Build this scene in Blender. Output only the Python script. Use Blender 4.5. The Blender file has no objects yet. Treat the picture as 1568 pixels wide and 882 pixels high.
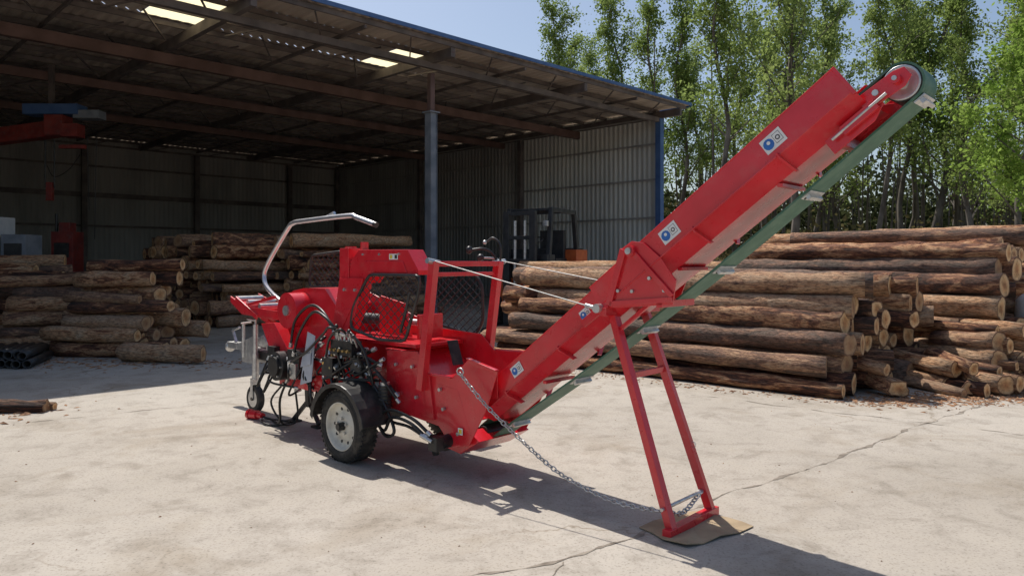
import bpy, bmesh, math, random
import numpy as np
from mathutils import Vector, Matrix, noise
random.seed(7); np.random.seed(7)
D=bpy.data; SC=bpy.context.scene
COL=SC.collection
# ------------------------------------------------------------------ materials
def newmat(name):
    m=D.materials.new(name); m.use_nodes=True
    nt=m.node_tree; b=nt.nodes['Principled BSDF']
    return m,nt,b
def ramp(nt,stops):
    r=nt.nodes.new('ShaderNodeValToRGB'); e=r.color_ramp.elements
    while len(e)<len(stops): e.new(.5)
    for i,(p,c) in enumerate(stops):
        e[i].position=p; e[i].color=(c[0],c[1],c[2],1)
    return r
def nz(nt,vec,scale,detail=4,rough=.55,dist=0):
    n=nt.nodes.new('ShaderNodeTexNoise'); n.inputs['Scale'].default_value=scale
    n.inputs['Detail'].default_value=detail; n.inputs['Roughness'].default_value=rough
    n.inputs['Distortion'].default_value=dist
    if vec: nt.links.new(vec,n.inputs['Vector'])
    return n
def nmat(name,c1,c2,scale=3,rough=.5,metal=0,bump=0,bscale=60,lo=.35,hi=.65,coat=0,stretch=None,rvar=0,dust=None):
    m,nt,b=newmat(name)
    tc=nt.nodes.new('ShaderNodeTexCoord'); vec=tc.outputs['Object']
    if stretch:
        mp=nt.nodes.new('ShaderNodeMapping'); mp.inputs['Scale'].default_value=stretch
        nt.links.new(vec,mp.inputs['Vector']); vec=mp.outputs['Vector']
    n=nz(nt,vec,scale,3); r=ramp(nt,[(lo,c1),(hi,c2)])
    nt.links.new(n.outputs['Fac'],r.inputs['Fac']); out=r.outputs['Color']
    if dust:
        nd=nz(nt,vec,9,5,.7); rd=ramp(nt,[(.50,(0,0,0)),(.80,(dust[1],)*3)]); nt.links.new(nd.outputs['Fac'],rd.inputs['Fac'])
        mx=nt.nodes.new('ShaderNodeMix'); mx.data_type='RGBA'; mx.inputs[7].default_value=(*dust[0],1)
        nt.links.new(rd.outputs['Color'],mx.inputs[0]); nt.links.new(out,mx.inputs[6]); out=mx.outputs[2]
    nt.links.new(out,b.inputs['Base Color'])
    b.inputs['Roughness'].default_value=rough; b.inputs['Metallic'].default_value=metal
    if coat: b.inputs['Coat Weight'].default_value=coat; b.inputs['Coat Roughness'].default_value=.12
    if rvar:
        mr=nt.nodes.new('ShaderNodeMapRange'); mr.inputs['To Min'].default_value=rough-rvar; mr.inputs['To Max'].default_value=rough+rvar
        n3=nz(nt,vec,scale*3,3); nt.links.new(n3.outputs['Fac'],mr.inputs['Value']); nt.links.new(mr.outputs['Result'],b.inputs['Roughness'])
    if bump:
        n2=nz(nt,vec,bscale,2); bp=nt.nodes.new('ShaderNodeBump'); bp.inputs['Strength'].default_value=bump; bp.inputs['Distance'].default_value=.01
        nt.links.new(n2.outputs['Fac'],bp.inputs['Height']); nt.links.new(bp.outputs['Normal'],b.inputs['Normal'])
    return m
RED=nmat('red_paint',(.60,.012,.022),(.70,.020,.034),4,.30,0,.03,30,coat=.45,rvar=.12,dust=((.55,.17,.14),.3))
BLACK=nmat('black_steel',(.012,.012,.013),(.03,.029,.028),8,.42,dust=((.15,.13,.11),.5))
RUBBER=nmat('rubber',(.014,.014,.014),(.035,.033,.03),12,.75,bump=.2,dust=((.20,.17,.13),.6))
HOSE=nmat('hose_rubber',(.010,.010,.010),(.02,.02,.02),12,.42)
CREAM=nmat('cream_rim',(.66,.63,.54),(.52,.48,.40),14,.4,lo=.45,hi=.8,dust=((.30,.25,.18),.5))
SILVER=nmat('zinc_steel',(.46,.46,.46),(.66,.66,.64),20,.38,.8)
WIRE=nmat('wire_rope',(.30,.30,.29),(.42,.42,.40),40,.5,.4)
TUBE=nmat('polished_tube',(.62,.62,.63),(.72,.72,.72),10,.28,.8)
BELT=nmat('green_belt',(.045,.13,.085),(.065,.175,.115),9,.55,bump=.1,dust=((.20,.25,.18),.5))
WHITE=nmat('white_label',(.78,.78,.76),(.7,.7,.68),30,.45)
BLUEL=nmat('blue_label',(.02,.12,.42),(.03,.16,.5),30,.45)
YELL=nmat('yellow_label',(.75,.55,.05),(.7,.5,.05),30,.45)
BRASS=nmat('brass',(.5,.33,.12),(.6,.42,.18),20,.35,.8)
PLAST=nmat('plastic_guard',(.32,.35,.42),(.45,.48,.54),8,.3)
CARD=nmat('cardboard',(.42,.32,.20),(.30,.22,.135),5,.9,bump=.3,bscale=20)
BLUEGREY=nmat('bluegrey_paint',(.15,.17,.20),(.24,.26,.29),3,.55,bump=.1)
RUST=nmat('red_oxide_steel',(.095,.052,.042),(.16,.095,.08),2,.7,bump=.2)
RUSTD=nmat('dark_steel',(.09,.075,.07),(.17,.14,.125),2,.75)
BLUET=nmat('blue_roof_sheet',(.05,.11,.27),(.09,.17,.34),2,.5)
DRED=nmat('old_red_paint',(.16,.018,.015),(.26,.035,.025),4,.6,dust=((.12,.1,.09),.7))
ROOFU=nmat('roof_underside',(.38,.31,.255),(.62,.53,.44),1.1,.75,bump=.1,stretch=(1,.2,1))
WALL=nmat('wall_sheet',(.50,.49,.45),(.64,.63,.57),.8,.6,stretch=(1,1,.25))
WALLD=nmat('wall_sheet_shaded',(.24,.23,.21),(.36,.34,.31),.8,.7,stretch=(1,1,.25))  # darker copy of the wall sheet, interior shade put into its colour
ORANGE=nmat('orange_paint',(.60,.13,.03),(.50,.09,.02),6,.5)
FRAMEB=nmat('forklift_frame',(.022,.022,.024),(.045,.045,.045),6,.45)
YGREY=nmat('grey_machine',(.5,.52,.53),(.6,.6,.6),6,.5)
DIRT=nmat('soil',(.16,.125,.085),(.09,.075,.05),.6,.95,bump=.5,bscale=8)
CRACK=nmat('crack_dirt',(.13,.105,.08),(.30,.26,.21),9,.95)
BARKCH=nmat('bark_chip',(.14,.06,.03),(.44,.24,.12),9,.9,bump=.4)

def concrete():
    m,nt,b=newmat('concrete')
    tc=nt.nodes.new('ShaderNodeTexCoord'); v=tc.outputs['Object']
    def mul(a,bb,f):
        x=nt.nodes.new('ShaderNodeMix'); x.data_type='RGBA'; x.blend_type='MULTIPLY'; x.inputs[0].default_value=f
        nt.links.new(a,x.inputs[6]); nt.links.new(bb,x.inputs[7]); return x.outputs[2]
    n1=nz(nt,v,.30,4,.6,.3); r1=ramp(nt,[(.30,(.320,.284,.236)),(.5,(.390,.350,.297)),(.70,(.445,.405,.350))])
    nt.links.new(n1.outputs['Fac'],r1.inputs['Fac'])
    n2=nz(nt,v,3.2,7,.74,.4); r2=ramp(nt,[(.34,(.68,.66,.63)),(.50,(1,1,1)),(.75,(1.06,1.05,1.02))])
    nt.links.new(n2.outputs['Fac'],r2.inputs['Fac'])
    n3=nz(nt,v,60,3,.8); r3=ramp(nt,[(.32,(.52,.50,.47)),(.46,(1,1,1)),(.8,(1.06,1.06,1.06))])
    nt.links.new(n3.outputs['Fac'],r3.inputs['Fac'])
    vo=nz(nt,v,.9,4,.65,.6); r4=ramp(nt,[(.52,(1,1,1)),(.70,(.76,.72,.66))]); nt.links.new(vo.outputs['Fac'],r4.inputs['Fac'])
    nd=nz(nt,v,1.5,4,.65); va=nt.nodes.new('ShaderNodeVectorMath'); va.operation='MULTIPLY_ADD'; va.inputs[1].default_value=(.9,.9,0)
    nt.links.new(nd.outputs['Color'],va.inputs[0]); nt.links.new(v,va.inputs[2])
    vr=nt.nodes.new('ShaderNodeTexVoronoi'); vr.feature='DISTANCE_TO_EDGE'; vr.inputs['Scale'].default_value=.36; nt.links.new(va.outputs[0],vr.inputs['Vector'])
    r5=ramp(nt,[(.0,(.62,.57,.52)),(.003,(.86,.84,.81)),(.008,(1,1,1))]); nt.links.new(vr.outputs['Distance'],r5.inputs['Fac'])
    r6=ramp(nt,[(.49,(0,0,0)),(.58,(1,1,1))]); nt.links.new(n1.outputs['Fac'],r6.inputs['Fac'])
    ck=nt.nodes.new('ShaderNodeMix'); ck.data_type='RGBA'; ck.inputs[6].default_value=(1,1,1,1); nt.links.new(r6.outputs['Color'],ck.inputs[0]); nt.links.new(r5.outputs['Color'],ck.inputs[7])
    o=mul(r1.outputs['Color'],r2.outputs['Color'],.8); o=mul(o,r3.outputs['Color'],.8); o=mul(o,r4.outputs['Color'],1); o=mul(o,ck.outputs[2],1)
    nt.links.new(o,b.inputs['Base Color']); b.inputs['Roughness'].default_value=.88
    bp=nt.nodes.new('ShaderNodeBump'); bp.inputs['Strength'].default_value=.3; bp.inputs['Distance'].default_value=.004
    nt.links.new(n3.outputs['Fac'],bp.inputs['Height']); nt.links.new(bp.outputs['Normal'],b.inputs['Normal'])
    return m
CONC=concrete()
def barkmat():
    m,nt,b=newmat('log_bark')
    uv=nt.nodes.new('ShaderNodeUVMap'); uv.uv_map='UVMap'
    rn=nt.nodes.new('ShaderNodeUVMap'); rn.uv_map='rnd'
    mp=nt.nodes.new('ShaderNodeMapping'); mp.inputs['Scale'].default_value=(6,1.5,1)
    nt.links.new(uv.outputs['UV'],mp.inputs['Vector'])
    n=nz(nt,mp.outputs['Vector'],1.5,7,.68,.8)
    sp=nt.nodes.new('ShaderNodeSeparateXYZ'); nt.links.new(rn.outputs['UV'],sp.inputs[0])
    ad=nt.nodes.new('ShaderNodeMath'); ad.operation='MULTIPLY_ADD'; ad.inputs[1].default_value=.25
    nt.links.new(sp.outputs['X'],ad.inputs[0]); nt.links.new(n.outputs['Fac'],ad.inputs[2])
    r=ramp(nt,[(.46,(.035,.016,.011)),(.55,(.15,.058,.032)),(.62,(.30,.125,.06)),(.655,(.56,.30,.15)),(.75,(.62,.39,.225)),(.9,(.66,.49,.33))])
    nt.links.new(ad.outputs[0],r.inputs['Fac'])
    g=nt.nodes.new('ShaderNodeMix'); g.data_type='RGBA'; g.inputs[7].default_value=(.32,.26,.21,1)
    mu=nt.nodes.new('ShaderNodeMath'); mu.operation='MULTIPLY'; mu.inputs[1].default_value=.45
    nt.links.new(sp.outputs['Y'],mu.inputs[0]); nt.links.new(mu.outputs[0],g.inputs[0]); nt.links.new(r.outputs['Color'],g.inputs[6])
    n6=nz(nt,mp.outputs['Vector'],8,5,.75); r6=ramp(nt,[(.38,(.36,.32,.30)),(.56,(1.15,1.1,1.05))]); nt.links.new(n6.outputs['Fac'],r6.inputs['Fac'])
    k=nt.nodes.new('ShaderNodeMix'); k.data_type='RGBA'; k.blend_type='MULTIPLY'; k.inputs[0].default_value=1
    nt.links.new(g.outputs[2],k.inputs[6]); nt.links.new(r6.outputs['Color'],k.inputs[7])
    nt.links.new(k.outputs[2],b.inputs['Base Color']); b.inputs['Roughness'].default_value=.9
    ad2=nt.nodes.new('ShaderNodeMath'); ad2.operation='ADD'; nt.links.new(n6.outputs['Fac'],ad2.inputs[0]); nt.links.new(n.outputs['Fac'],ad2.inputs[1])
    bp=nt.nodes.new('ShaderNodeBump'); bp.inputs['Strength'].default_value=1; bp.inputs['Distance'].default_value=.045
    nt.links.new(ad2.outputs[0],bp.inputs['Height']); nt.links.new(bp.outputs['Normal'],b.inputs['Normal'])
    return m
def endmat():
    m,nt,b=newmat('log_end')
    uv=nt.nodes.new('ShaderNodeUVMap'); uv.uv_map='UVMap'
    rn=nt.nodes.new('ShaderNodeUVMap'); rn.uv_map='rnd'
    sp=nt.nodes.new('ShaderNodeSeparateXYZ'); nt.links.new(uv.outputs['UV'],sp.inputs[0])
    r=ramp(nt,[(0,(.46,.19,.07)),(.25,(.60,.31,.13)),(.5,(.76,.46,.21)),(.8,(.80,.56,.31)),(.90,(.50,.28,.14)),(.95,(.07,.035,.022))])
    tc=nt.nodes.new('ShaderNodeTexCoord'); n=nz(nt,tc.outputs['Object'],9,5,.75); r2=ramp(nt,[(.34,(.42,.36,.32)),(.56,(1.05,1,.95))])
    nd=nt.nodes.new('ShaderNodeMath'); nd.operation='MULTIPLY_ADD'; nd.inputs[1].default_value=.2; nt.links.new(n.outputs['Fac'],nd.inputs[0])
    sb=nt.nodes.new('ShaderNodeMath'); sb.operation='SUBTRACT'; sb.inputs[1].default_value=.10; nt.links.new(sp.outputs['X'],sb.inputs[0]); nt.links.new(sb.outputs[0],nd.inputs[2])
    nt.links.new(nd.outputs[0],r.inputs['Fac'])
    nt.links.new(n.outputs['Fac'],r2.inputs['Fac'])
    mx=nt.nodes.new('ShaderNodeMix'); mx.data_type='RGBA'; mx.blend_type='MULTIPLY'; mx.inputs[0].default_value=1
    nt.links.new(r.outputs['Color'],mx.inputs[6]); nt.links.new(r2.outputs['Color'],mx.inputs[7])
    s2=nt.nodes.new('ShaderNodeSeparateXYZ'); nt.links.new(rn.outputs['UV'],s2.inputs[0])
    g=nt.nodes.new('ShaderNodeMix'); g.data_type='RGBA'; g.inputs[7].default_value=(.22,.13,.08,1)
    mu=nt.nodes.new('ShaderNodeMath'); mu.operation='MULTIPLY'; mu.inputs[1].default_value=.75
    nt.links.new(s2.outputs['Y'],mu.inputs[0]); nt.links.new(mu.outputs[0],g.inputs[0]); nt.links.new(mx.outputs[2],g.inputs[6])
    nt.links.new(g.outputs[2],b.inputs['Base Color']); b.inputs['Roughness'].default_value=.85
    return m
BARK=barkmat(); LEND=endmat()
def leafmat(name,c1,c2,tr=.4):
    m=D.materials.new(name); m.use_nodes=True; nt=m.node_tree; nt.nodes.clear()
    o=nt.nodes.new('ShaderNodeOutputMaterial'); df=nt.nodes.new('ShaderNodeBsdfDiffuse'); t=nt.nodes.new('ShaderNodeBsdfTranslucent'); mx=nt.nodes.new('ShaderNodeMixShader')
    tc=nt.nodes.new('ShaderNodeTexCoord'); oi=nt.nodes.new('ShaderNodeObjectInfo')
    n=nz(nt,tc.outputs['Object'],1.1,2,.7); ad=nt.nodes.new('ShaderNodeMath'); ad.operation='MULTIPLY_ADD'; ad.inputs[1].default_value=.25
    nt.links.new(oi.outputs['Random'],ad.inputs[0]); nt.links.new(n.outputs['Fac'],ad.inputs[2])
    r=ramp(nt,[(.40,c1),(.80,c2)]); nt.links.new(ad.outputs[0],r.inputs['Fac'])
    nt.links.new(r.outputs['Color'],df.inputs['Color']); nt.links.new(r.outputs['Color'],t.inputs['Color'])
    mx.inputs[0].default_value=tr; nt.links.new(df.outputs[0],mx.inputs[1]); nt.links.new(t.outputs[0],mx.inputs[2]); nt.links.new(mx.outputs[0],o.inputs['Surface'])
    return m
LEAF=leafmat('spring_leaves',(.15,.22,.05),(.34,.42,.14),.5)
LEAFB=leafmat('bright_leaves',(.18,.29,.05),(.34,.46,.11),.5)
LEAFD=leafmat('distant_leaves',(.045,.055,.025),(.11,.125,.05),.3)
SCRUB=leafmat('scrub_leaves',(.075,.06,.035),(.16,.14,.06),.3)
TBARK=nmat('tree_bark',(.07,.057,.046),(.18,.155,.13),3,.9,bump=.5,bscale=12,stretch=(1,1,.3))
SKYL=D.materials.new('skylight_sheet'); SKYL.use_nodes=True
_nt=SKYL.node_tree; _nt.nodes.clear(); _o=_nt.nodes.new('ShaderNodeOutputMaterial'); _t=_nt.nodes.new('ShaderNodeBsdfTranslucent'); _t.inputs['Color'].default_value=(.80,.70,.44,1); _nt.links.new(_t.outputs[0],_o.inputs[0])

# ------------------------------------------------------------------ mesh builder
class MB:
    def __init__(s): s.v=[];s.f=[];s.mi=[];s.sm=[];s.mats=[]
    def add(s,vs,fs,mat,smooth=False):
        if mat not in s.mats: s.mats.append(mat)
        k=s.mats.index(mat); o=len(s.v); s.v+= [tuple(x) for x in vs]
        for f in fs: s.f.append([i+o for i in f]); s.mi.append(k); s.sm.append(smooth)
    def box(s,c,size,mat,R=None):
        c=Vector(c); hx,hy,hz=[q/2 for q in size]
        vs=[Vector((x,y,z)) for x in(-hx,hx) for y in(-hy,hy) for z in(-hz,hz)]
        if R: vs=[R@q for q in vs]
        s.add([c+q for q in vs],[(0,1,3,2),(4,6,7,5),(0,4,5,1),(2,3,7,6),(0,2,6,4),(1,5,7,3)],mat)
    def prism(s,pts,off,mat):
        off=Vector(off); n=len(pts); a=[Vector(p) for p in pts]
        s.add(a+[p+off for p in a],[list(range(n)),list(range(n,2*n))[::-1]]+[(i,(i+1)%n,n+(i+1)%n,n+i) for i in range(n)],mat)
    def beam(s,a,b,w,h,mat,up=(0,0,1)):
        a=Vector(a);b=Vector(b);d=(b-a).normalized();u=Vector(up)
        if abs(d.dot(u))>.98: u=Vector((1,0,0))
        x=d.cross(u).normalized(); y=x.cross(d).normalized()
        q=[a+x*sx*w/2+y*sy*h/2 for sx,sy in((-1,-1),(1,-1),(1,1),(-1,1))]
        s.prism(q,b-a,mat)
    def tube(s,pts,r,mat,seg=8,closed=False):
        pts=[Vector(p) for p in pts]; n=len(pts); rs=r if isinstance(r,(list,tuple)) else [r]*n
        vs=[];x=None
        for i,p in enumerate(pts):
            if closed: d=(pts[(i+1)%n]-pts[i-1])
            else: d=(pts[min(i+1,n-1)]-pts[max(i-1,0)])
            d.normalize()
            if x is None:
                u=Vector((0,0,1)) if abs(d.z)<.9 else Vector((1,0,0)); x=d.cross(u).normalized()
            else: x=(x-d*x.dot(d)).normalized()
            y=d.cross(x)
            for k in range(seg):
                a=2*math.pi*k/seg; vs.append(p+(x*math.cos(a)+y*math.sin(a))*rs[i])
        fs=[]
        for i in range(n if closed else n-1):
            j=(i+1)%n
            for k in range(seg): fs.append((i*seg+k,i*seg+(k+1)%seg,j*seg+(k+1)%seg,j*seg+k))
        s.add(vs,fs,mat,seg>4)
        if not closed: s.add(vs[:seg]+vs[-seg:],[list(range(seg))[::-1],list(range(seg,2*seg))],mat)
    def cyl(s,a,b,r,mat,seg=16,r2=None): s.tube([a,b],[r,r if r2 is None else r2],mat,seg)
    def lathe(s,c,ax,prof,mat,seg=32,smooth=True,close=False):
        c=Vector(c);ax=Vector(ax).normalized();u=Vector((0,0,1)) if abs(ax.z)<.9 else Vector((1,0,0))
        x=ax.cross(u).normalized();y=ax.cross(x);vs=[];m=len(prof)
        for k in range(seg):
            a=2*math.pi*k/seg; dr=x*math.cos(a)+y*math.sin(a)
            for h,r in prof: vs.append(c+ax*h+dr*r)
        fs=[]
        for k in range(seg):
            k2=(k+1)%seg
            for i in range(m if close else m-1):
                i2=(i+1)%m; fs.append((k*m+i,k*m+i2,k2*m+i2,k2*m+i))
        s.add(vs,fs,mat,smooth)
    def ball(s,c,r,mat,sc=(1,1,1)):
        c=Vector(c); vs=[];fs=[];n=10;m=6
        for i in range(m+1):
            th=math.pi*i/m
            for k in range(n):
                a=2*math.pi*k/n; vs.append(c+Vector((math.sin(th)*math.cos(a)*sc[0],math.sin(th)*math.sin(a)*sc[1],math.cos(th)*sc[2]))*r)
        for i in range(m):
            for k in range(n): fs.append((i*n+k,i*n+(k+1)%n,(i+1)*n+(k+1)%n,(i+1)*n+k))
        s.add(vs,fs,mat,True)
    def obj(s,name,parent=None,bevel=0,fix=True):
        me=D.meshes.new(name); me.from_pydata(s.v,[],s.f)
        for m in s.mats: me.materials.append(m)
        me.polygons.foreach_set('material_index',s.mi); me.polygons.foreach_set('use_smooth',s.sm)
        if fix:
            bm=bmesh.new(); bm.from_mesh(me); bmesh.ops.recalc_face_normals(bm,faces=bm.faces); bm.to_mesh(me); bm.free()
        me.update(); o=D.objects.new(name,me); COL.objects.link(o)
        if parent: o.parent=parent
        if bevel:
            b=o.modifiers.new('bevel','BEVEL'); b.width=bevel; b.segments=2; b.limit_method='ANGLE'; b.angle_limit=math.radians(40); b.harden_normals=False
        return o
def empty(name,loc=(0,0,0),rz=0):
    e=D.objects.new(name,None); COL.objects.link(e); e.location=loc; e.rotation_euler=(0,0,rz); e.empty_display_size=.2; return e
def spline(pts,n=8):
    P=[Vector(p) for p in pts]; P=[P[0]*2-P[1]]+P+[P[-1]*2-P[-2]]; out=[]
    for i in range(1,len(P)-2):
        for k in range(n):
            t=k/n; a,b,c,d=P[i-1:i+3]
            out.append(.5*((2*b)+(c-a)*t+(2*a-5*b+4*c-d)*t*t+(3*b-a-3*c+d)*t**3))
    out.append(P[-2]); return out

# ------------------------------------------------------------------ ground
g=MB(); g.add([(-400,-400,0),(400,-400,0),(400,900,0),(-400,900,0)],[(0,1,2,3)],DIRT); g.obj('ground')
c=MB(); c.add([(-60,-20,.004),(32,-20,.004),(32,31,.004),(9,31,.004),(-6,50,.004),(-60,50,.004)],[(0,1,2,3,4,5)],CONC); c.obj('concrete_yard')
def crackstrip(mb,pts,w,z=.0065,jit=.02):
    P=[]
    for i in range(len(pts)-1):
        a=Vector((*pts[i],0));b=Vector((*pts[i+1],0)); n=max(2,int((b-a).length/.035))
        for k in range(n): P.append(a.lerp(b,k/n))
    P.append(Vector((*pts[-1],0))); vs=[];fs=[]
    for i,p in enumerate(P):
        d=(P[min(i+1,len(P)-1)]-P[max(i-1,0)]).normalized(); q=Vector((-d.y,d.x,0))
        o=q*(noise.noise(p*2.2)*jit*4+noise.noise(p*11)*jit*.8+noise.noise(p*40)*jit*.4)
        ww=w*max(.06,.15+1.5*noise.noise(p*5+Vector((5,3,1)))+.8*abs(noise.noise(p*25)))
        vs+= [p+o+q*ww+Vector((0,0,z)),p+o-q*ww+Vector((0,0,z))]
    for i in range(len(P)-1): fs.append((2*i,2*i+1,2*i+3,2*i+2))
    mb.add(vs,fs,CRACK)
ck=MB()
crackstrip(ck,[(-.6,3.45),(-.147,3.77),(.23,3.95),(.70,4.26),(.904,4.53),(1.34,4.96),(2.456,5.84),(3.86,7.1),(6.27,9.05),(9,11.2)],.020,jit=.014)
crackstrip(ck,[(.1,3.1),(.05,3.4),(.12,3.7),(.23,3.95)],.005,jit=.03)
crackstrip(ck,[(1.6,9.3),(3.31,7.87),(4.73,6.83),(7.5,4.8)],.014,jit=.02)
crackstrip(ck,[(-9,6.8),(-5,7.2),(-3.2,8.4),(0,10.4)],.010,jit=.015)
ck.obj('ground_cracks',fix=False)

# ------------------------------------------------------------------ logs
class LOGS:
    def __init__(s): s.v=[];s.f=[];s.mi=[];s.sm=[];s.uv=[];s.rn=[]
    def log(s,p0,p1,r,seg=14,nr=None,rough=1.0):
        p0=Vector(p0);p1=Vector(p1);d=(p1-p0);L=d.length;d.normalize(); nr=nr or max(4,int(L*3.2)+2)
        u=Vector((0,0,1)) if abs(d.z)<.9 else Vector((1,0,0)); x=d.cross(u).normalized();y=d.cross(x)
        o=len(s.v); R1=random.random();R2=random.random()**2;ou=random.random()*40;ov=random.random()*40
        bend=Vector((random.uniform(-1,1),random.uniform(-1,1),random.uniform(-.6,.6)))*.026*L*.5; tp=random.uniform(.76,1.0); ph=random.random()*6
        if random.random()<.5: ta,tb=1,tp
        else: ta,tb=tp,1
        sd=Vector((random.random()*90,random.random()*90,0))
        tilt0=random.uniform(-.6,.6); tilt1=random.uniform(-.6,.6)
        for i in range(nr):
            t=i/(nr-1)
            for k in range(seg):
                a=2*math.pi*k/seg+ph
                cs=Vector((math.cos(a)*1.1,math.sin(a)*1.1,t*L*1.7))+sd
                nn=noise.noise(cs)+.65*noise.noise(cs*3.1)
                rr=r*(ta+(tb-ta)*t)*(1+.27*rough*nn)
                q=p0+d*(L*t)+bend*math.sin(math.pi*t)+(x*math.cos(a)+y*math.sin(a))*rr
                if i==0: q+=d*(tilt0*rr*math.cos(a)*.6)
                if i==nr-1: q+=d*(tilt1*rr*math.cos(a)*.6)
                s.v.append(tuple(q))
        for i in range(nr-1):
            for k in range(seg):
                k2=(k+1)%seg
                s.f.append((o+i*seg+k,o+i*seg+k2,o+(i+1)*seg+k2,o+(i+1)*seg+k)); s.mi.append(0);s.sm.append(True)
                for (ii,kk) in((i,k),(i,k+1),(i+1,k+1),(i+1,k)): s.uv.append((ou+kk/seg*6.28*.14,ov+ii/(nr-1)*L)); s.rn.append((R1,R2))
        for e,(i,pp) in enumerate(((0,p0),(nr-1,p1))):
            ci=len(s.v); s.v.append(tuple(pp))
            for k in range(seg):
                k2=(k+1)%seg; f=(ci,o+i*seg+k2,o+i*seg+k) if e==0 else (ci,o+i*seg+k,o+i*seg+k2)
                s.f.append(f); s.mi.append(1); s.sm.append(False)
                s.uv+=[(0,0),(1,1),(1,1)]; s.rn+=[(R1,R2)]*3
    def stack(s,E,d,w,layers,cols,r,L,jit=.15,slope=1.0,zb=0,lj=.1,tilt=.03,skew=0):
        E=Vector((E[0],E[1],0));d=Vector((d[0],d[1],0)).normalized();w=Vector((w[0],w[1],0)).normalized()
        for k in range(layers):
            for j in range(cols-(k//2)):
                if k>=layers-1 and random.random()<.4: continue
                rr=r*random.choice([random.uniform(.62,.9),random.uniform(.9,1.25),random.uniform(.95,1.15)])
                e=E+w*((k*slope*.5+j)*2*r+rr+random.uniform(-.05,.05))+d*(random.uniform(-jit,jit)-skew*j)
                z=zb+rr*.97+k*r*1.68+random.uniform(-.02,.03)
                LL=L*(1+random.uniform(-lj,lj)); t1=random.uniform(-tilt,tilt)*L*.5
                p0=e+Vector((0,0,z)); p1=e+d*LL+w*t1+Vector((0,0,max(rr,z+random.uniform(-.06,.07))))
                s.log(p0,p1,rr)
    def obj(s,name):
        me=D.meshes.new(name); me.from_pydata(s.v,[],s.f); me.materials.append(BARK); me.materials.append(LEND)
        me.polygons.foreach_set('material_index',s.mi); me.polygons.foreach_set('use_smooth',s.sm)
        a=me.uv_layers.new(name='UVMap'); a.data.foreach_set('uv',[c for p in s.uv for c in p])
        b=me.uv_layers.new(name='rnd'); b.data.foreach_set('uv',[c for p in s.rn for c in p])
        me.update(); o=D.objects.new(name,me); COL.objects.link(o); return o
dA=(-.75,.66); wA=(.66,.75)
def EA(l,w): return (3.60-.75*l+.66*w, 8.54+.66*l+.75*w)
A=LOGS()
A.stack(EA(0,0),dA,wA,6,9,.135,5.4,.22,skew=.06,tilt=.07)
A.stack(EA(1.3,2.4),dA,wA,7,8,.13,5.4,.25,tilt=.05)
A.obj('log_pile')
A=LOGS()
A.stack(EA(-1.1,2.35),dA,wA,8,8,.158,3.9,.30,skew=.05,tilt=.08)
A.stack(EA(-1.5,5.1),dA,wA,8,9,.158,4.2,.3,skew=.05,tilt=.06)
A.obj('log_pile')
A=LOGS()
A.stack((5.2,8.75),(-.35,.93),(.93,.35),2,8,.115,1.2,.25,tilt=.3,lj=.3)
A.stack((5.7,9.1),(-.35,.93),(.93,.35),4,6,.125,1.2,.2,tilt=.25,lj=.3)
A.stack((6.3,9.8),(-.5,.86),(.86,.5),5,3,.12,1.3,.2,tilt=.2,lj=.3)
for i in range(26):
    x=random.uniform(4.4,7.2);y=random.uniform(8.5,9.0)+(x-4.6)*.2;a=random.uniform(.5,2.2);l=random.uniform(.4,1.1)
    zz=random.choice([.1,.1,.12,.32]); A.log((x,y,zz),(x+math.cos(a)*l,y+math.sin(a)*l,zz+random.uniform(-.02,.15)),random.uniform(.06,.12),rough=1.5)
A.obj('short_log_pile')
A=LOGS()
A.stack((-6.83,17.6),(.71,.70),(-.7,.71),8,17,.165,5.0,.3,tilt=.05,slope=.6)
A.stack((-4.6,17.9),(.71,.70),(-.7,.71),8,6,.165,3.4,.3)
A.obj('log_pile')
A=LOGS()
A.stack((-7.75,12.3),(.97,-.20),(.2,.97),7,5,.135,1.7,.2,slope=.7,tilt=.18,lj=.15)
A.stack((-9.05,12.9),(.96,.25),(-.25,.96),7,6,.13,1.7,.3,slope=.5,tilt=.2,lj=.15)
A.stack((-11.2,13.3),(.9,.42),(-.42,.9),7,6,.14,2.4,.3,slope=.5,tilt=.15)
A.obj('log_pile')
A=LOGS(); A.log((-6.2,11.8,.155),(-4.8,11.5,.16),.15); A.obj('log')
A=LOGS(); 
for (x,y,a,l,r) in[(-5.7,7.75,.1,.75,.06),(-5.6,8.05,-.15,.7,.05),(-5.75,7.9,.0,.8,.045),(-5.45,7.85,.05,.5,.07)]:
    A.log((x,y,r*.8),(x+math.cos(a)*l,y+math.sin(a)*l,r*.8),r,rough=2)
A.obj('wood_offcuts')
pp=MB()
for k in range(2):
    for j in range(9-k):
        x=-8.3+j*.14+k*.07; z=.075+k*.12
        pp.lathe((x,11.0+random.uniform(-.1,.1),z),(-.35,1,0),[(0,.065),(0,.05),(1.3,.05),(1.3,.065)],BLACK,12,close=True)
pp.obj('steel_pipe_bundle')
db=MB()
def chips(n,fx,size=(.015,.07)):
    for i in range(n):
        x,y=fx(); s=random.uniform(*size); a=random.random()*6.28; ca,sa=math.cos(a)*s,math.sin(a)*s; h=s*random.uniform(.08,.3); w=random.uniform(.2,.5)
        vs=[(x+ca,y+sa,.006),(x-sa*w,y+ca*w,.006+h*.3),(x-ca,y-sa,.007),(x+sa*w,y-ca*w,.006),(x+ca*.1,y+sa*.1,.01+h)]
        db.add(vs,[(0,1,4),(1,2,4),(2,3,4),(3,0,4)],BARKCH)
def along(p,q,sp):
    t=random.random(); return (p[0]+(q[0]-p[0])*t+random.gauss(0,sp),p[1]+(q[1]-p[1])*t+random.gauss(0,sp))
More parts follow.
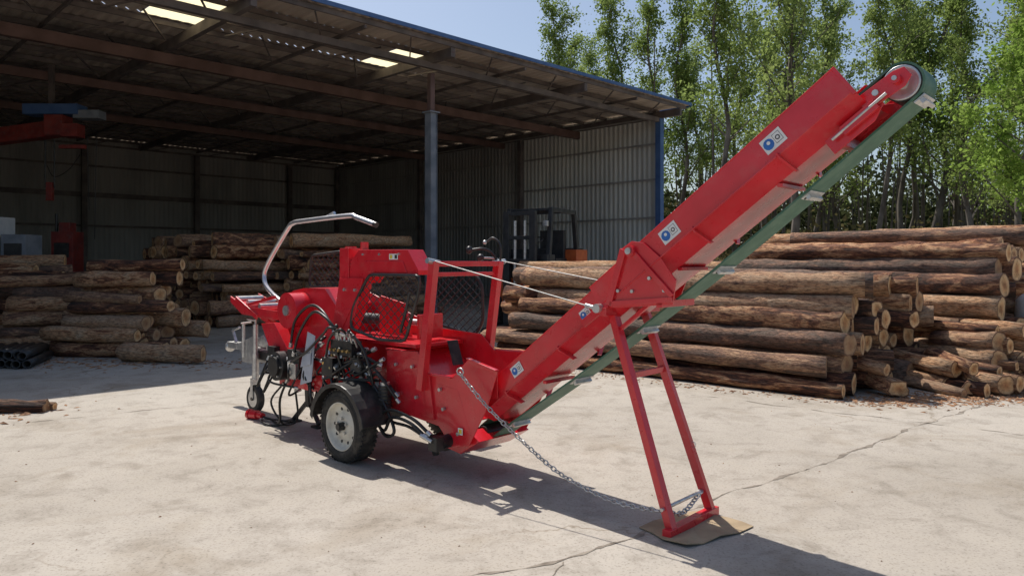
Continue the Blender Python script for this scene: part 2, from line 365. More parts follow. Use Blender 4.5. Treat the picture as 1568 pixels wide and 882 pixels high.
chips(2200,lambda:along((3.9,8.4),(8,9.1),.22),(.01,.05))
chips(350,lambda:along((3.6,8.4),(-.5,11.8),.12),(.01,.04))
chips(450,lambda:along((-9,11.6),(-4.2,11.6),.4))
chips(250,lambda:along((-6.4,7.7),(-5.0,7.8),.25))
chips(140,lambda:(random.uniform(-5,6),random.uniform(3.5,10)),(.004,.012))
db.obj('bark_debris',fix=False)

# ------------------------------------------------------------------ firewood processor
ORG=(1.09,4.47,0); FP=empty('firewood_processor',ORG,math.atan2(.677,-.736))
def M(s,t,z): return Vector((s,-t,z))
def K(l,t,n): return M(1.78-.799*l+.601*n,t,.27+.601*l+.799*n)
NN=Vector((.601,0,.799)); EE=Vector((-.799,0,.601)); TT=Vector((0,-1,0))
def plate(mb,poly,t0,t1,mat): mb.prism([M(s,t0,z) for s,z in poly],M(0,t1-t0,0),mat)
def kplate(mb,poly,t0,t1,mat): mb.prism([K(l,t0,n) for l,n in poly],Vector((0,-(t1-t0),0)),mat)
def trough(mb,l0,l1,T,b,nt,nf,nb,th=.006):
    d=EE*(l1-l0)
    prof=[(-T,nt),(-T,nf),(-b,nb),(b,nb),(T,nf),(T,nt)]
    inn=[(-T+th,nt),(-T+th,nf+.003),(-b+.003,nb+th),(b-.003,nb+th),(T-th,nf+.003),(T-th,nt)]
    loop=prof+inn[::-1]
    mb.prism([K(l0,t,n) for t,n in loop],d,RED)
    for sg in(-1,1):
        mb.prism([K(l0,sg*(T-.002),nt-.004),K(l0,sg*(T-.035),nt-.004),K(l0,sg*(T-.035),nt+.003),K(l0,sg*(T+.004),nt+.003),K(l0,sg*(T+.004),nt-.004)],d,RED)
cv=MB()
trough(cv,.30,1.86,.235,.14,.19,.045,-.022)
trough(cv,1.66,3.53,.262,.155,.205,.045,-.036)
for l in(3.06,2.45,1.2,.62):
    for sg in(-1,1):
        T=.262 if l>1.7 else .235
        cv.prism([K(l,sg*(T-.001),.06),K(l,sg*(T+.022),.055),K(l,sg*(T+.018),.02),K(l,sg*(T-.08),-.055),K(l,sg*(T-.12),-.05)],EE*.012,RED)
for sg in(-1,1):
    cv.prism([K(1.7,sg*.262,.053),K(1.7,sg*.285,.045),K(1.7,sg*.285,.037),K(1.7,sg*.262,.043)],EE*1.36,RED)
    cv.prism([K(.4,sg*.235,.052),K(.4,sg*.255,.044),K(.4,sg*.255,.038),K(.4,sg*.235,.042)],EE*1.2,RED)
    cv.beam(K(3.525,sg*.255,.21),K(3.525,sg*.255,.03),.016,.02,RED)
for l in(.9,2.2,2.95): cv.beam(K(l,-.16,-.047),K(l,.16,-.047),.03,.02,RED)
cv.obj('conveyor_trough',FP,.0025)
hb=MB()
for sg in(1,-1):   # sg=1 near side, -1 far side
    tn=-.270*sg; to=-.280*sg; tb=-.29*sg
    poly=[(.44,1.31),(.315,1.68),(.25,1.72),(.17,1.71),(.05,1.62),(-.05,1.49),(-.03,1.35)] if sg==1 else [(.44,1.31),(.315,1.68),(.25,1.72),(.17,1.71),(.14,1.60),(.24,1.36)]
    plate(hb,poly,tn,to,RED)
    hb.beam(M(.41,tb,1.33),M(.30,tb,1.67),.02,.045,RED,up=(1,0,0))
    if sg==1:
        hb.beam(M(.40,tb,1.34),M(-.03,tb,1.38),.02,.03,RED)
        hb.beam(M(-.03,tb,1.40),M(.24,tb,1.66),.016,.03,RED)
        for (s_,z_) in((.34,1.42),(.02,1.43),(.12,1.50),(.24,1.42)): hb.cyl(M(s_,-.28,z_),M(s_,-.297,z_),.011,SILVER,8)
    hb.cyl(M(.25,-.24*sg,1.66),M(.25,-.325*sg,1.66),.020,SILVER,12); hb.cyl(M(.25,-.27*sg,1.66),M(.25,-.31*sg,1.66),.034,RED,14)
hb.beam(M(.44,-.31,1.29),M(.44,.31,1.29),.05,.05,RED); hb.beam(M(.06,-.28,1.35),M(.06,.10,1.35),.04,.04,RED)
hb.cyl(M(.25,-.30,1.66),M(.25,.30,1.66),.012,SILVER,10)
hb.cyl(M(.47,-.34,1.31),M(.47,-.28,1.31),.028,SILVER,12); hb.beam(M(.62,-.27,1.20),M(.42,-.29,1.34),.018,.05,RED)
hb.obj('conveyor_hinge',FP,.002)
hd=MB(); RP=.098
for sg in(-1,1):
    kplate(hd,[(3.26,-.11),(3.26,.03),(3.54,.03),(3.58,.0),(3.58,-.07),(3.5,-.11)],sg*.155,sg*.167,RED)
    hd.beam(K(3.36,sg*.186,-.055),K(3.56,sg*.186,-.055),.034,.05,RED,up=NN)
    hd.cyl(K(3.3,sg*.20,-.055),K(3.62,sg*.20,-.05),.008,SILVER,8)
    kplate(hd,[(3.50,-.055),(3.50,.035),(3.70,.02),(3.75,-.0),(3.75,-.055),(3.70,-.075)],sg*.170,sg*.182,RED)
    hd.cyl(K(3.69,sg*.182,-.025),K(3.69,sg*.215,-.025),.024,RED,14); hd.cyl(K(3.69,sg*.215,-.025),K(3.69,sg*.225,-.025),.012,SILVER,10)
    hd.cyl(K(3.585,sg*.182,-.01),K(3.585,sg*.195,-.01),.016,SILVER,8)
    hd.lathe(K(3.69,sg*.104,-.03),TT*sg,[(0,.0),(0,RP-.012),(.010,RP-.012),(.010,RP-.026),(.004,RP-.034),(.004,.03),(.02,.028),(.02,0)],SILVER,32)
hd.cyl(K(3.69,-.103,-.03),K(3.69,.103,-.03),RP-.007,BLACK,32)
hd.cyl(K(3.69,-.17,-.03),K(3.69,.17,-.03),.014,SILVER,12)
hd.cyl(K(.12,-.125,-.035),K(.12,.125,-.035),.06,BLACK,20)
hd.beam(K(3.32,-.16,-.08),K(3.32,.16,-.08),.05,.05,RED)
kplate(hd,[(3.3,.075),(3.3,.082),(3.5,.082),(3.5,.075)],-.16,.16,RED)
hd.obj('conveyor_head',FP,.002)
bl=MB(); path=[]
R=RP;cl,cn=3.69,-.03
for i in range(10): path.append((.12+(cl-.12)*i/9,.03+(cn+R-.03)*i/9))
for i in range(1,17): a=math.pi/2-math.pi*i/17; path.append((cl+R*math.cos(a),cn+R*math.sin(a)))
path+=[(3.55,-.133),(3.01,-.150),(2.7,-.158),(2.36,-.163),(2.0,-.162),(1.72,-.158),(1.4,-.152),(1.07,-.140),(.7,-.118),(.40,-.10),(.12,-.097)]
for i in range(1,8): a=-math.pi/2-math.pi*i/8; path.append((.12+.064*math.cos(a),-.035+.064*math.sin(a)))
W=.108; vs=[];fs=[];n=len(path)
for i,(l,nn_) in enumerate(path):
    pl,pn=path[i-1]; ql,qn=path[(i+1)%n]; tx,ty=ql-pl,qn-pn; q=math.hypot(tx,ty); ox,oy=-ty/q*.0055,tx/q*.0055
    for t in(-W,W):
        for sg in(-1,1): vs.append(K(l+ox*sg,t,nn_+oy*sg))
for i in range(n):
    j=(i+1)%n; a,b=i*4,j*4
    for p,q in((0,1),(1,3),(3,2),(2,0)): fs.append((a+p,a+q,b+q,b+p))
bl.add(vs,fs,BELT,False)
for l,n_ in((3.01,-.150),(2.36,-.163),(1.72,-.158),(1.07,-.140),(.40,-.10)):
    c0=n_-.020
    bl.beam(K(l,-.088,c0),K(l,.088,c0),.022,.030,SILVER,up=NN)
    bl.beam(K(l,-.096,n_-.009),K(l,.096,n_-.009),.070,.006,SILVER,up=NN)
    for t in(-.06,0,.06): bl.cyl(K(l-.024,t,n_-.008),K(l-.024,t,n_-.016),.008,BLACK,8)
bl.beam(K(3.70,-.095,-.140),K(3.70,.095,-.140),.06,.008,SILVER,up=NN); bl.beam(K(3.705,-.09,-.155),K(3.705,.09,-.155),.02,.028,SILVER,up=NN)
for l in (.9,1.6,2.3,2.95,3.5): bl.beam(K(l,-.095,.085),K(l,.095,.085),.006,.035,SILVER,up=NN)
bl.obj('conveyor_belt',FP)
st=MB()
def sticker(l,n,w,h,t=-.264):
    def q(a,b,m,dt): 
        st.add([K(l+x,t-dt,n+y) for x,y in((a[0],a[1]),(b[0],a[1]),(b[0],b[1]),(a[0],b[1]))],[(0,1,2,3)],m)
    q((-w/2,-h/2),(w/2,h/2),WHITE,.0008)
    def disc(cx,cy,r,m,dt): st.add([K(l+cx+r*math.cos(a*.5236),t-dt,n+cy+r*math.sin(a*.5236)) for a in range(12)],[list(range(12))],m)
    disc(-w*.22,0,h*.36,BLUEL,.0016); disc(-w*.2,h*.08,h*.12,WHITE,.0022)
    q((w*.06,-h*.3),(w*.4,h*.34),BLACK,.0014); q((w*.075,-h*.27),(w*.385,h*.31),WHITE,.002)
    disc(w*.23,0,h*.16,BLACK,.0026); disc(w*.23,.0,h*.09,WHITE,.003)
sticker(3.09,.125,.13,.085); sticker(2.32,.125,.13,.085); sticker(.80,.125,.11,.075,-.238); sticker(1.52,.10,.085,.07,-.238)
def sq(s,z,w,h,t,m): st.add([M(s-w/2,t,z-h/2),M(s+w/2,t,z-h/2),M(s+w/2,t,z+h/2),M(s-w/2,t,z+h/2)],[(0,1,2,3)],m)
sq(2.42,1.635,.11,.045,-.3625,WHITE); sq(2.45,1.635,.03,.03,-.3635,YELL); sq(2.39,1.635,.03,.03,-.3635,BLACK)
sq(2.62,.62,.05,.07,-.372,WHITE); sq(1.70,.36,.05,.05,-.3185,WHITE); sq(1.70,.36,.03,.03,-.3195,YELL); sq(3.16,1.02,.06,.07,-.3825,WHITE); sq(3.16,1.02,.045,.03,-.3835,BLACK)
st.obj('warning_stickers',FP,fix=False)
sd=MB()
a0,a1=M(.455,-.18,1.29),M(.0,-.235,.03); b0,b1=M(.455,.18,1.29),M(.0,.235,.03)
sd.beam(a0,a1,.05,.05,RED); sd.beam(b0,b1,.05,.05,RED)
sd.beam(M(0,-.30,.03),M(0,.29,.03),.055,.05,RED)
f=.31; sd.beam(a0.lerp(a1,f),b0.lerp(b1,f),.035,.035,RED)
for sg in(-1,1): sd.beam(M(.42,sg*.18,1.16),M(.14,sg*.22,1.36),.022,.022,RED)
f=.90; p,q=a0.lerp(a1,f),b0.lerp(b1,f); sd.cyl(p+M(0,-.05,0),q+M(0,.03,0),.011,SILVER,10)
pr=b0.lerp(b1,.68)+M(-.03,0,0)
sd.tube([pr+Vector((math.cos(a)*.02,0,math.sin(a)*.02)) for a in [i*.785 for i in range(8)]],.003,SILVER,5,closed=True)
sd.obj('support_stand',FP,.004)
ch=MB()
def chain(pts,pitch=.034,r=.0045,wd=.014):
    P=spline(pts,24); res=[P[0]]
    for i in range(1,len(P)):
        while (P[i]-res[-1]).length>=pitch:
            res.append(res[-1]+(P[i]-res[-1]).normalized()*pitch)
    for i in range(len(res)-1):
        a,b=res[i],res[i+1]; d=(b-a).normalized(); c=(a+b)/2; u=Vector((0,0,1)) if i%2 else Vector((0,1,0)); u=(u+Vector((random.uniform(-.3,.3),0,random.uniform(-.3,.3)))); x=d.cross(u).normalized()
        ring=[]
        for k in range(8):
            an=k*math.pi/4; ring.append(c+d*math.cos(an)*pitch*.68+x*math.sin(an)*wd)
        ch.tube(ring,r,SILVER,5,closed=True)
chain([M(1.63,-.39,.80),M(1.4,-.36,.60),M(1.11,-.32,.40),M(.84,-.29,.243),M(.6,-.27,.165),M(.35,-.26,.125),M(.06,-.27,.145)])
chain([M(.06,-.26,.15),M(.02,-.15,.11),M(.02,-.05,.10),M(.03,.1,.14),M(.05,.22,.17)])
ch.tube([M(1.63+math.cos(i*.785)*.035,-.385,.81+math.sin(i*.785)*.025) for i in range(8)],.006,SILVER,6,closed=True)
ch.obj('safety_chain',FP)
bd=MB()
nearp=[(2.58,.88),(2.2,.90),(2.05,.74),(1.80,.74),(1.62,.90),(1.33,.84),(1.45,.55),(1.62,.27),(1.80,.22),(1.95,.36),(2.58,.42)]
plate(bd,nearp,-.305,-.295,RED)
farp=[(2.62,1.02),(2.1,1.0),(1.95,.88),(1.40,.90),(1.45,.55),(1.62,.27),(2.62,.42)]
plate(bd,farp,.295,.305,RED)
bd.beam(M(1.62,-.32,.90),M(1.33,-.32,.84),.035,.012,RED); bd.beam(M(1.95,.32,.88),M(1.40,.32,.90),.035,.012,RED)
bd.prism([M(1.62,-.31,.90),M(1.33,-.31,.84),M(1.40,-.23,.62),M(1.66,-.23,.62)],M(0,-.006,0),RED)
bd.prism([M(2.45,-.29,.88),M(2.45,.29,.88),M(1.72,.27,.40),M(1.72,-.27,.40)],M(0,0,.008),RED)
bd.prism([M(2.62,-.29,.88),M(2.62,.29,.88),M(2.40,.29,.88),M(2.40,-.29,.88)],M(0,0,.012),RED)
bd.prism([M(2.12,-.06,.97),M(2.12,.05,.97),M(2.05,.05,.78),M(2.05,-.06,.78)],M(.008,0,0),RUBBER)
bd.beam(M(2.10,-.315,.90),M(2.02,-.315,.40),.02,.07,RED,up=(1,0,0))
bd.prism([M(2.5,-.306,.84),M(2.18,-.306,.84),M(2.12,-.306,.5),M(2.45,-.306,.5)],M(0,.012,0),RED)
bd.prism([M(1.96,-.306,.68),M(1.74,-.306,.66),M(1.60,-.306,.34),M(1.90,-.306,.42)],M(0,.010,0),RED)
bd.beam(M(2.05,-.315,.74),M(1.80,-.315,.74),.03,.012,RED)
for (s,z) in((1.92,.64),(1.88,.50),(1.72,.34),(2.44,.78),(2.24,.78),(2.19,.55),(2.42,.55)): bd.cyl(M(s,-.31,z),M(s,-.332,z),.014,SILVER,8)
plate(bd,[(1.75,.18),(1.55,.30),(1.66,.36),(1.90,.30),(1.90,.20)],-.27,.27,RED)
for t in(-.27,.27): bd.beam(M(1.85,t,.45),M(4.25,t,.47),.06,.10,RED)
for s in(2.2,3.0,3.6,4.2): bd.beam(M(s,-.27,.46),M(s,.27,.46),.06,.08,RED)
plate(bd,[(2.62,.93),(2.62,.50),(3.6,.52),(3.6,.93)],-.10,.28,RED)
plate(bd,[(2.3,.94),(2.3,.91),(3.6,.91),(3.6,.94)],-.24,.28,RED)
plate(bd,[(4.52,.70),(4.55,1.12),(4.46,1.24),(4.30,1.31),(4.1,1.34),(3.75,1.34),(3.58,1.2),(3.5,.72)],-.12,.30,RED)
bd.cyl(M(4.12,-.30,1.13),M(4.12,-.11,1.13),.17,RED,28)
bd.cyl(M(4.12,-.315,1.13),M(4.12,-.30,1.13),.05,SILVER,14)
plate(bd,[(4.6,.98),(4.35,1.0),(3.95,.62),(4.0,.55),(4.35,.62)],-.30,-.12,RED)
plate(bd,[(3.13,1.46),(2.80,1.46),(2.90,1.18),(3.22,.72),(3.42,.44),(3.80,.44),(3.55,.72),(3.22,1.1)],-.38,-.27,RED)
plate(bd,[(3.03,1.20),(2.96,1.20),(3.24,.82),(3.33,.82)],-.388,-.381,RED)
for (s,z) in((3.05,1.36),(2.9,1.36),(3.1,.98),(3.4,.62)): bd.cyl(M(s,-.38,z),M(s,-.397,z),.013,SILVER,8)
plate(bd,[(3.02,1.42),(3.0,1.60),(2.88,1.695),(2.25,1.69),(2.12,1.53),(2.12,1.495),(2.72,1.495),(2.80,1.42)],-.36,-.20,RED)
plate(bd,[(2.74,1.51),(2.80,1.60),(2.30,1.60),(2.25,1.51)],-.366,-.361,RED)
bd.box(M(3.08,-.30,1.56),(.13,.14,.30),RED); bd.cyl(M(3.08,-.30,1.71),M(3.08,-.30,1.725),.05,RED,14)
bd.cyl(M(2.9,-.29,1.69),M(2.9,-.29,1.76),.035,RED,14)
for s in(2.35,2.6,2.82): bd.cyl(M(s,-.36,1.655),M(s,-.372,1.655),.010,SILVER,6)
plate(bd,[(3.6,1.3),(2.62,1.02),(2.62,.9),(3.6,.9)],.285,.295,RED)
plate(bd,[(3.05,1.30),(2.70,1.24),(2.62,.96),(3.05,.96)],-.02,.0,RED)
bd.cyl(M(3.6,.05,1.08),M(2.75,.05,1.08),.05,BLACK,16); bd.cyl(M(2.75,.05,1.08),M(2.45,.05,1.08),.028,SILVER,12)
bd.prism([M(2.44,-.08,.96),M(2.44,.18,.96),M(2.44,.18,1.16),M(2.44,-.08,1.16)],M(.03,0,0),RED)
plate(bd,[(5.5,1.22),(5.5,1.17),(5.25,1.05),(4.5,1.02),(4.5,1.10),(5.2,1.12)],-.17,-.155,RED)
plate(bd,[(5.5,1.24),(5.5,1.17),(5.25,1.05),(4.5,1.02),(4.5,1.12),(5.2,1.16)],.155,.17,RED)
plate(bd,[(5.5,1.17),(5.5,1.155),(5.25,1.035),(4.5,1.005),(4.5,1.02),(5.25,1.05)],-.17,.17,RED)
bd.beam(M(5.2,0,1.04),M(4.45,0,.80),.06,.05,RED); bd.beam(M(5.1,-.17,1.14),M(4.55,-.17,1.24),.02,.03,RED)
bd.beam(M(5.35,-.18,1.2),M(4.9,-.18,1.02),.02,.05,RED)
for s in(5.4,5.15,4.9): bd.cyl(M(s,-.155,1.19-(5.4-s)*.12),M(s,.155,1.19-(5.4-s)*.12),.03,SILVER,12)
for t in(-.35,.35):
    bd.beam(M(1.95,t,1.60),M(2.10,t,.62),.055,.065,RED,up=(1,0,0))
bd.beam(M(1.95,-.35,1.58),M(1.95,.35,1.58),.05,.04,RED)
bd.beam(M(1.965,-.33,1.50),M(1.965,.33,1.50),.012,.03,RED)
bd.obj('machine_body',FP,.004)
pf=MB()
pf.cyl(M(1.95,-.42,1.605),M(1.95,-.30,1.585),.022,SILVER,10); pf.cyl(M(1.95,.28,1.585),M(1.95,.42,1.60),.02,SILVER,10)
pf.tube([M(1.93,-.36,1.60),M(.49,-.32,1.31)],.0045,WIRE,6); pf.tube([M(1.93,.37,1.60),M(.49,.30,1.40)],.0045,WIRE,6)
pf.cyl(M(.56,-.322,1.325),M(.48,-.32,1.31),.014,SILVER,8)
pf.obj('lift_cables',FP)
ht=MB()
ht.tube(spline([M(4.10,-.16,1.03),M(4.35,-.14,1.13),M(4.85,-.08,1.31),M(4.99,-.05,1.43),M(4.93,-.04,1.58),M(4.62,0,1.92),M(4.5,0,1.985),M(4.3,0,2.0),M(3.55,0,2.02),M(3.42,0,2.0),M(3.15,.0,1.93)],6),.024,TUBE,12)
ht.cyl(M(3.95,.0,2.01),M(3.8,.02,2.06),.016,TUBE,10); ht.cyl(M(3.15,0,1.93),M(3.12,0,1.92),.026,BLACK,12)
ht.beam(M(4.05,-.16,1.0),M(4.25,-.15,1.10),.05,.05,RED)
ht.obj('log_clamp_handle',FP)
mg=MB()
def clipline(poly,p,d):
    t0,t1=-9,9; n=len(poly); ar=sum(poly[i][0]*poly[(i+1)%n][1]-poly[(i+1)%n][0]*poly[i][1] for i in range(n)); sg=1 if ar>0 else -1
    for i in range(n):
        a=poly[i];b=poly[(i+1)%n]; nx,ny=-(b[1]-a[1])*sg,(b[0]-a[0])*sg
        num=nx*(p[0]-a[0])+ny*(p[1]-a[1]); den=nx*d[0]+ny*d[1]
        if abs(den)<1e-9:
            if num<0: return None
            continue
        t=-num/den
        if den>0: t0=max(t0,t)
        else: t1=min(t1,t)
    return (t0,t1) if t1>t0+.005 else None
def guard(poly,t,sp=.055,r=.0042):
    cx=sum(p[0] for p in poly)/len(poly); cz=sum(p[1] for p in poly)/len(poly)
    for sgn in(1,-1):
        d=(.80*1,.60*sgn); nx,ny=-d[1],d[0]
        for k in range(-22,23):
            p=(cx+nx*k*sp,cz+ny*k*sp); q=clipline(poly,p,d)
            if q: mg.tube([M(p[0]+d[0]*q[0],t,p[1]+d[1]*q[0]),M(p[0]+d[0]*q[1],t,p[1]+d[1]*q[1])],r,BLACK,4)
    P=[M(s,t,z) for s,z in poly]; n=len(P); loop=[]
    for i in range(n):
        a,b,c_=P[i-1],P[i],P[(i+1)%n]
        loop+= [b+(a-b).normalized()*.05,b+((a-b).normalized()+(c_-b).normalized())*.012,b+(c_-b).normalized()*.05]
    mg.tube(loop,.013,BLACK,8,closed=True)
guard([(2.98,1.04),(2.94,1.22),(2.72,1.49),(2.08,1.49),(2.10,1.36),(2.26,.98),(2.6,.97)],-.375)
guard([(2.76,1.05),(2.76,1.46),(2.22,1.50),(2.13,1.40),(2.12,1.10),(2.2,.98)],.34)
guard([(4.70,1.33),(4.66,1.66),(4.1,1.70),(3.9,1.5),(3.9,1.33)],.31)
mg.tube(spline([M(2.2,-.38,1.36),M(2.24,-.39,1.2),M(2.3,-.39,1.05)],5),.012,BLACK,8)
mg.obj('mesh_guards',FP,fix=False)
def wheel(t0,sgn,s=2.76,name='road_wheel'):
    w=MB(); c0=M(s,t0,.287); ax=Vector((0,-sgn,0))
    w.lathe(c0,ax,[(-.085,.19),(-.088,.22),(-.085,.26),(-.07,.282),(-.04,.290),(0,.292),(.04,.290),(.07,.282),(.085,.26),(.088,.22),(.082,.195),(.06,.186),(-.06,.186)],RUBBER,48,close=True)
    for k in range(44):
        a=2*math.pi*k/44; 
        for off,sh in((.055,0),(-.055,.07)):
            dr=Vector((math.cos(a+sh),0,math.sin(a+sh))); tg=Vector((-math.sin(a+sh),0,math.cos(a+sh)))
            w.beam(c0+dr*.289+ax*(off-.018)-tg*.006,c0+dr*.289+ax*(off+.018)+tg*.006,.022,.010,RUBBER,up=dr)
    w.lathe(c0,ax,[(.0875,.235),(.091,.238),(.0875,.242)],RUBBER,48)
    w.lathe(c0,ax,[(-.07,.19),(.07,.195),(.082,.192),(.074,.182),(.05,.176),(.035,.160),(.028,.12),(.045,.10),(.052,.07),(.048,.045),(.048,0)],CREAM,40)
    w.cyl(c0+ax*.046,c0+ax*.095,.033,BLACK,18); w.cyl(c0+ax*.095,c0+ax*.103,.026,BLACK,18)
    for k in range(5):
        a=2*math.pi*k/5+.3; dr=Vector((math.cos(a),0,math.sin(a))); w.cyl(c0+dr*.063+ax*.048,c0+dr*.063+ax*.072,.0115,SILVER,6)
    for k in range(10):
        a=2*math.pi*k/10; dr=Vector((math.cos(a),0,math.sin(a))); w.cyl(c0+dr*.137+ax*.022,c0+dr*.137+ax*.0335,.013,BLACK,10)
    w.obj(name,FP)
    f=MB()
    R0=.345
    outer=[];n=14
    for i in range(n+1):
        a=math.radians(8+ (172-8)*i/n); rr=R0+(.0 if 2<i<n-2 else .005)
        outer.append((s+math.cos(a)*rr*1.05,.287+math.sin(a)*rr))
    inner=[(x*1.0+(s-x)*.02,z-.008) for x,z in outer]
    tt0,tt1=(t0-.12,t0+.13)
    f.prism([M(x,tt0,z) for x,z in outer+inner[::-1]],M(0,tt1-tt0,0),BLACK)
    lip=[(x+(s-x)*.10,z-.03) for x,z in outer]
    te=tt0 if sgn<0 else tt1
    f.prism([M(x,te,z) for x,z in outer+lip[::-1]],M(0,.006*sgn,0),BLACK)
    f.obj('fender',FP,.004)
wheel(-.55,-1); wheel(.55,1)
ax=MB(); ax.beam(M(2.76,-.47,.31),M(2.76,.47,.31),.06,.06,BLACK)
for t in(-.3,.3): ax.beam(M(2.76,t,.31),M(2.76,t,.44),.12,.05,BLACK); ax.beam(M(2.6,t*1.2,.64),M(2.9,t*1.8,.64),.04,.02,BLACK)
ax.beam(M(3.2,0,.52),M(5.15,0,.60),.09,.09,BLACK); ax.beam(M(3.9,-.25,.47),M(4.7,-.02,.56),.05,.06,BLACK); ax.beam(M(3.9,.25,.47),M(4.7,.02,.56),.05,.06,BLACK)
ax.beam(M(4.15,-.05,.50),M(4.12,-.05,.18),.06,.06,BLACK); ax.beam(M(4.14,-.05,.24),M(4.36,-.08,.03),.035,.035,BLACK); ax.beam(M(4.14,-.05,.24),M(3.95,-.05,.03),.035,.035,BLACK)
ax.box(M(4.36,-.08,.015),(.12,.12,.02),BLACK); ax.box(M(3.95,-.05,.015),(.12,.12,.02),BLACK)
ax.obj('chassis',FP,.003)
hc=MB()
hc.beam(M(5.1,0,.62),M(5.62,0,.66),.08,.07,SILVER); hc.box(M(5.72,0,.655),(.22,.09,.07),SILVER); hc.ball(M(5.84,0,.63),.06,SILVER)
hc.beam(M(5.70,0,.69),M(5.78,0,.82),.03,.02,SILVER); hc.beam(M(5.78,0,.82),M(5.62,0,.86),.025,.02,SILVER)
plate(hc,[(5.45,.50),(5.15,.50),(5.12,.72),(5.2,.80),(5.5,.70)],-.06,-.05,SILVER); plate(hc,[(5.45,.50),(5.15,.50),(5.12,.72),(5.2,.80),(5.5,.70)],.05,.06,SILVER)
hc.cyl(M(5.40,-.07,.55),M(5.40,-.07,.92),.018,SILVER,10); hc.cyl(M(5.40,-.1,.92),M(5.40,.02,.93),.01,SILVER,8)
hc.cyl(M(5.10,-.09,.40),M(5.10,-.09,.93),.028,SILVER,12); hc.cyl(M(5.10,-.09,.34),M(5.10,-.09,.62),.036,SILVER,12)
hc.cyl(M(5.10,-.09,.93),M(5.10,-.09,.98),.012,SILVER,8); hc.cyl(M(5.10,-.09,.97),M(5.22,-.12,.98),.008,SILVER,8)
hc.beam(M(5.10,-.09,.36),M(5.10,-.09,.30),.09,.06,SILVER)
for t in(-.135,-.045): hc.beam(M(5.10,t,.32),M(5.10,t,.15),.006,.05,SILVER,up=(1,0,0))
hc.lathe(M(5.10,-.09,.145),(0,1,0),[(-.035,.09),(-.035,.13),(-.02,.145),(.02,.145),(.035,.13),(.035,.09)],RUBBER,28,close=True)
hc.cyl(M(5.10,-.125,.145),M(5.10,-.055,.145),.09,SILVER,20); hc.cyl(M(5.10,-.14,.145),M(5.10,-.04,.145),.02,BLACK,10)
hc.obj('tow_hitch_and_jockey_wheel',FP,.002)
hy=MB()
hy.cyl(M(4.08,-.44,.62),M(4.08,-.12,.62),.135,BLACK,24); hy.cyl(M(4.08,-.47,.62),M(4.08,-.44,.62),.09,BLACK,20)
for k in range(6):
    a=k*1.047; hy.cyl(M(4.08+.105*math.cos(a),-.44,.62+.105*math.sin(a)),M(4.08+.105*math.cos(a),-.455,.62+.105*math.sin(a)),.01,SILVER,6)
hy.box(M(3.82,-.30,.66),(.20,.22,.26),BLACK); hy.box(M(3.78,-.42,.60),(.10,.04,.14),SILVER)
hy.box(M(4.3,-.28,.72),(.12,.16,.12),BLACK)
hy.prism([M(3.62,-.46,.50),M(3.44,-.46,.55),M(3.38,-.46,.95),M(3.50,-.46,.98)],M(0,.005,0),PLAST)
hy.prism([M(3.60,-.47,.66),M(3.44,-.47,.70),M(3.43,-.47,.80),M(3.56,-.47,.78)],M(0,.003,0),PLAST)
hy.box(M(2.98,-.42,.88),(.30,.10,.12),BLACK); hy.box(M(2.80,-.40,.74),(.16,.10,.14),BLACK); hy.box(M(3.2,-.40,.70),(.16,.12,.16),BLACK)
for i in range(5):
    s=2.86+i*.06; hy.cyl(M(s,-.43,.94),M(s,-.43,.985),.014,SILVER,8); hy.cyl(M(s,-.47,.86),M(s,-.50,.86),.012,BRASS,8)
for s,z in((2.84,1.0),(2.78,.96),(3.02,1.03)): hy.cyl(M(s,-.45,.90),M(s-.02,-.50,z+.02),.007,SILVER,6); hy.ball(M(s-.02,-.50,z+.03),.019,BLACK)
hy.cyl(M(2.48,-.40,.40),M(2.48,-.40,.62),.052,BLACK,16)
for i in range(7): hy.lathe(M(2.48,-.40,.42+i*.028),(0,0,1),[(0,.052),(.006,.062),(.012,.052)],BLACK,16)
hy.cyl(M(2.48,-.40,.62),M(2.48,-.40,.645),.04,SILVER,14)
hy.cyl(M(2.62,-.34,.74),M(2.62,-.46,.74),.028,SILVER,12); hy.cyl(M(3.5,-.33,.85),M(2.9,-.33,.80),.035,BLACK,14)
hy.cyl(M(1.84,-.40,.27),M(1.84,-.27,.27),.05,BLACK,16); hy.box(M(1.84,-.43,.27),(.09,.07,.10),BLACK); hy.cyl(M(1.84,-.47,.29),M(1.93,-.50,.33),.016,SILVER,8)
hy.box(M(2.0,-.2,.22),(.16,.14,.10),BLACK); hy.cyl(M(2.05,-.27,.24),M(2.05,-.24,.12),.03,BLACK,10)
def hose(pts,r=.011): 
    P=spline(pts,7); hy.tube(P,r,HOSE,8)
    for a,b in((P[0],P[1]),(P[-1],P[-2])): hy.cyl(a,a+(b-a).normalized()*.04,r*1.45,SILVER,8)
hose([M(1.88,-.48,.31),M(2.05,-.50,.40),M(2.30,-.47,.40),M(2.42,-.45,.28),M(2.52,-.44,.33),M(2.55,-.43,.5),M(2.65,-.42,.72)],.013)
hose([M(1.86,-.46,.33),M(2.05,-.48,.43),M(2.35,-.46,.45),M(2.48,-.46,.34),M(2.40,-.45,.24),M(2.30,-.45,.30),M(2.45,-.44,.50),M(2.7,-.42,.70)],.013)
hose([M(1.90,-.46,.30),M(2.1,-.47,.36),M(2.4,-.42,.36),M(2.7,-.36,.46)],.012)
hose([M(2.86,-.44,.98),M(2.8,-.50,1.02),M(2.66,-.48,.9),M(2.58,-.46,.7),M(2.60,-.42,.55)])
hose([M(2.92,-.44,.98),M(2.92,-.52,1.04),M(3.1,-.50,.95),M(3.25,-.44,.76)])
hose([M(2.98,-.44,.98),M(3.05,-.53,1.05),M(3.2,-.5,.98),M(3.5,-.48,.8),M(3.8,-.46,.68)])
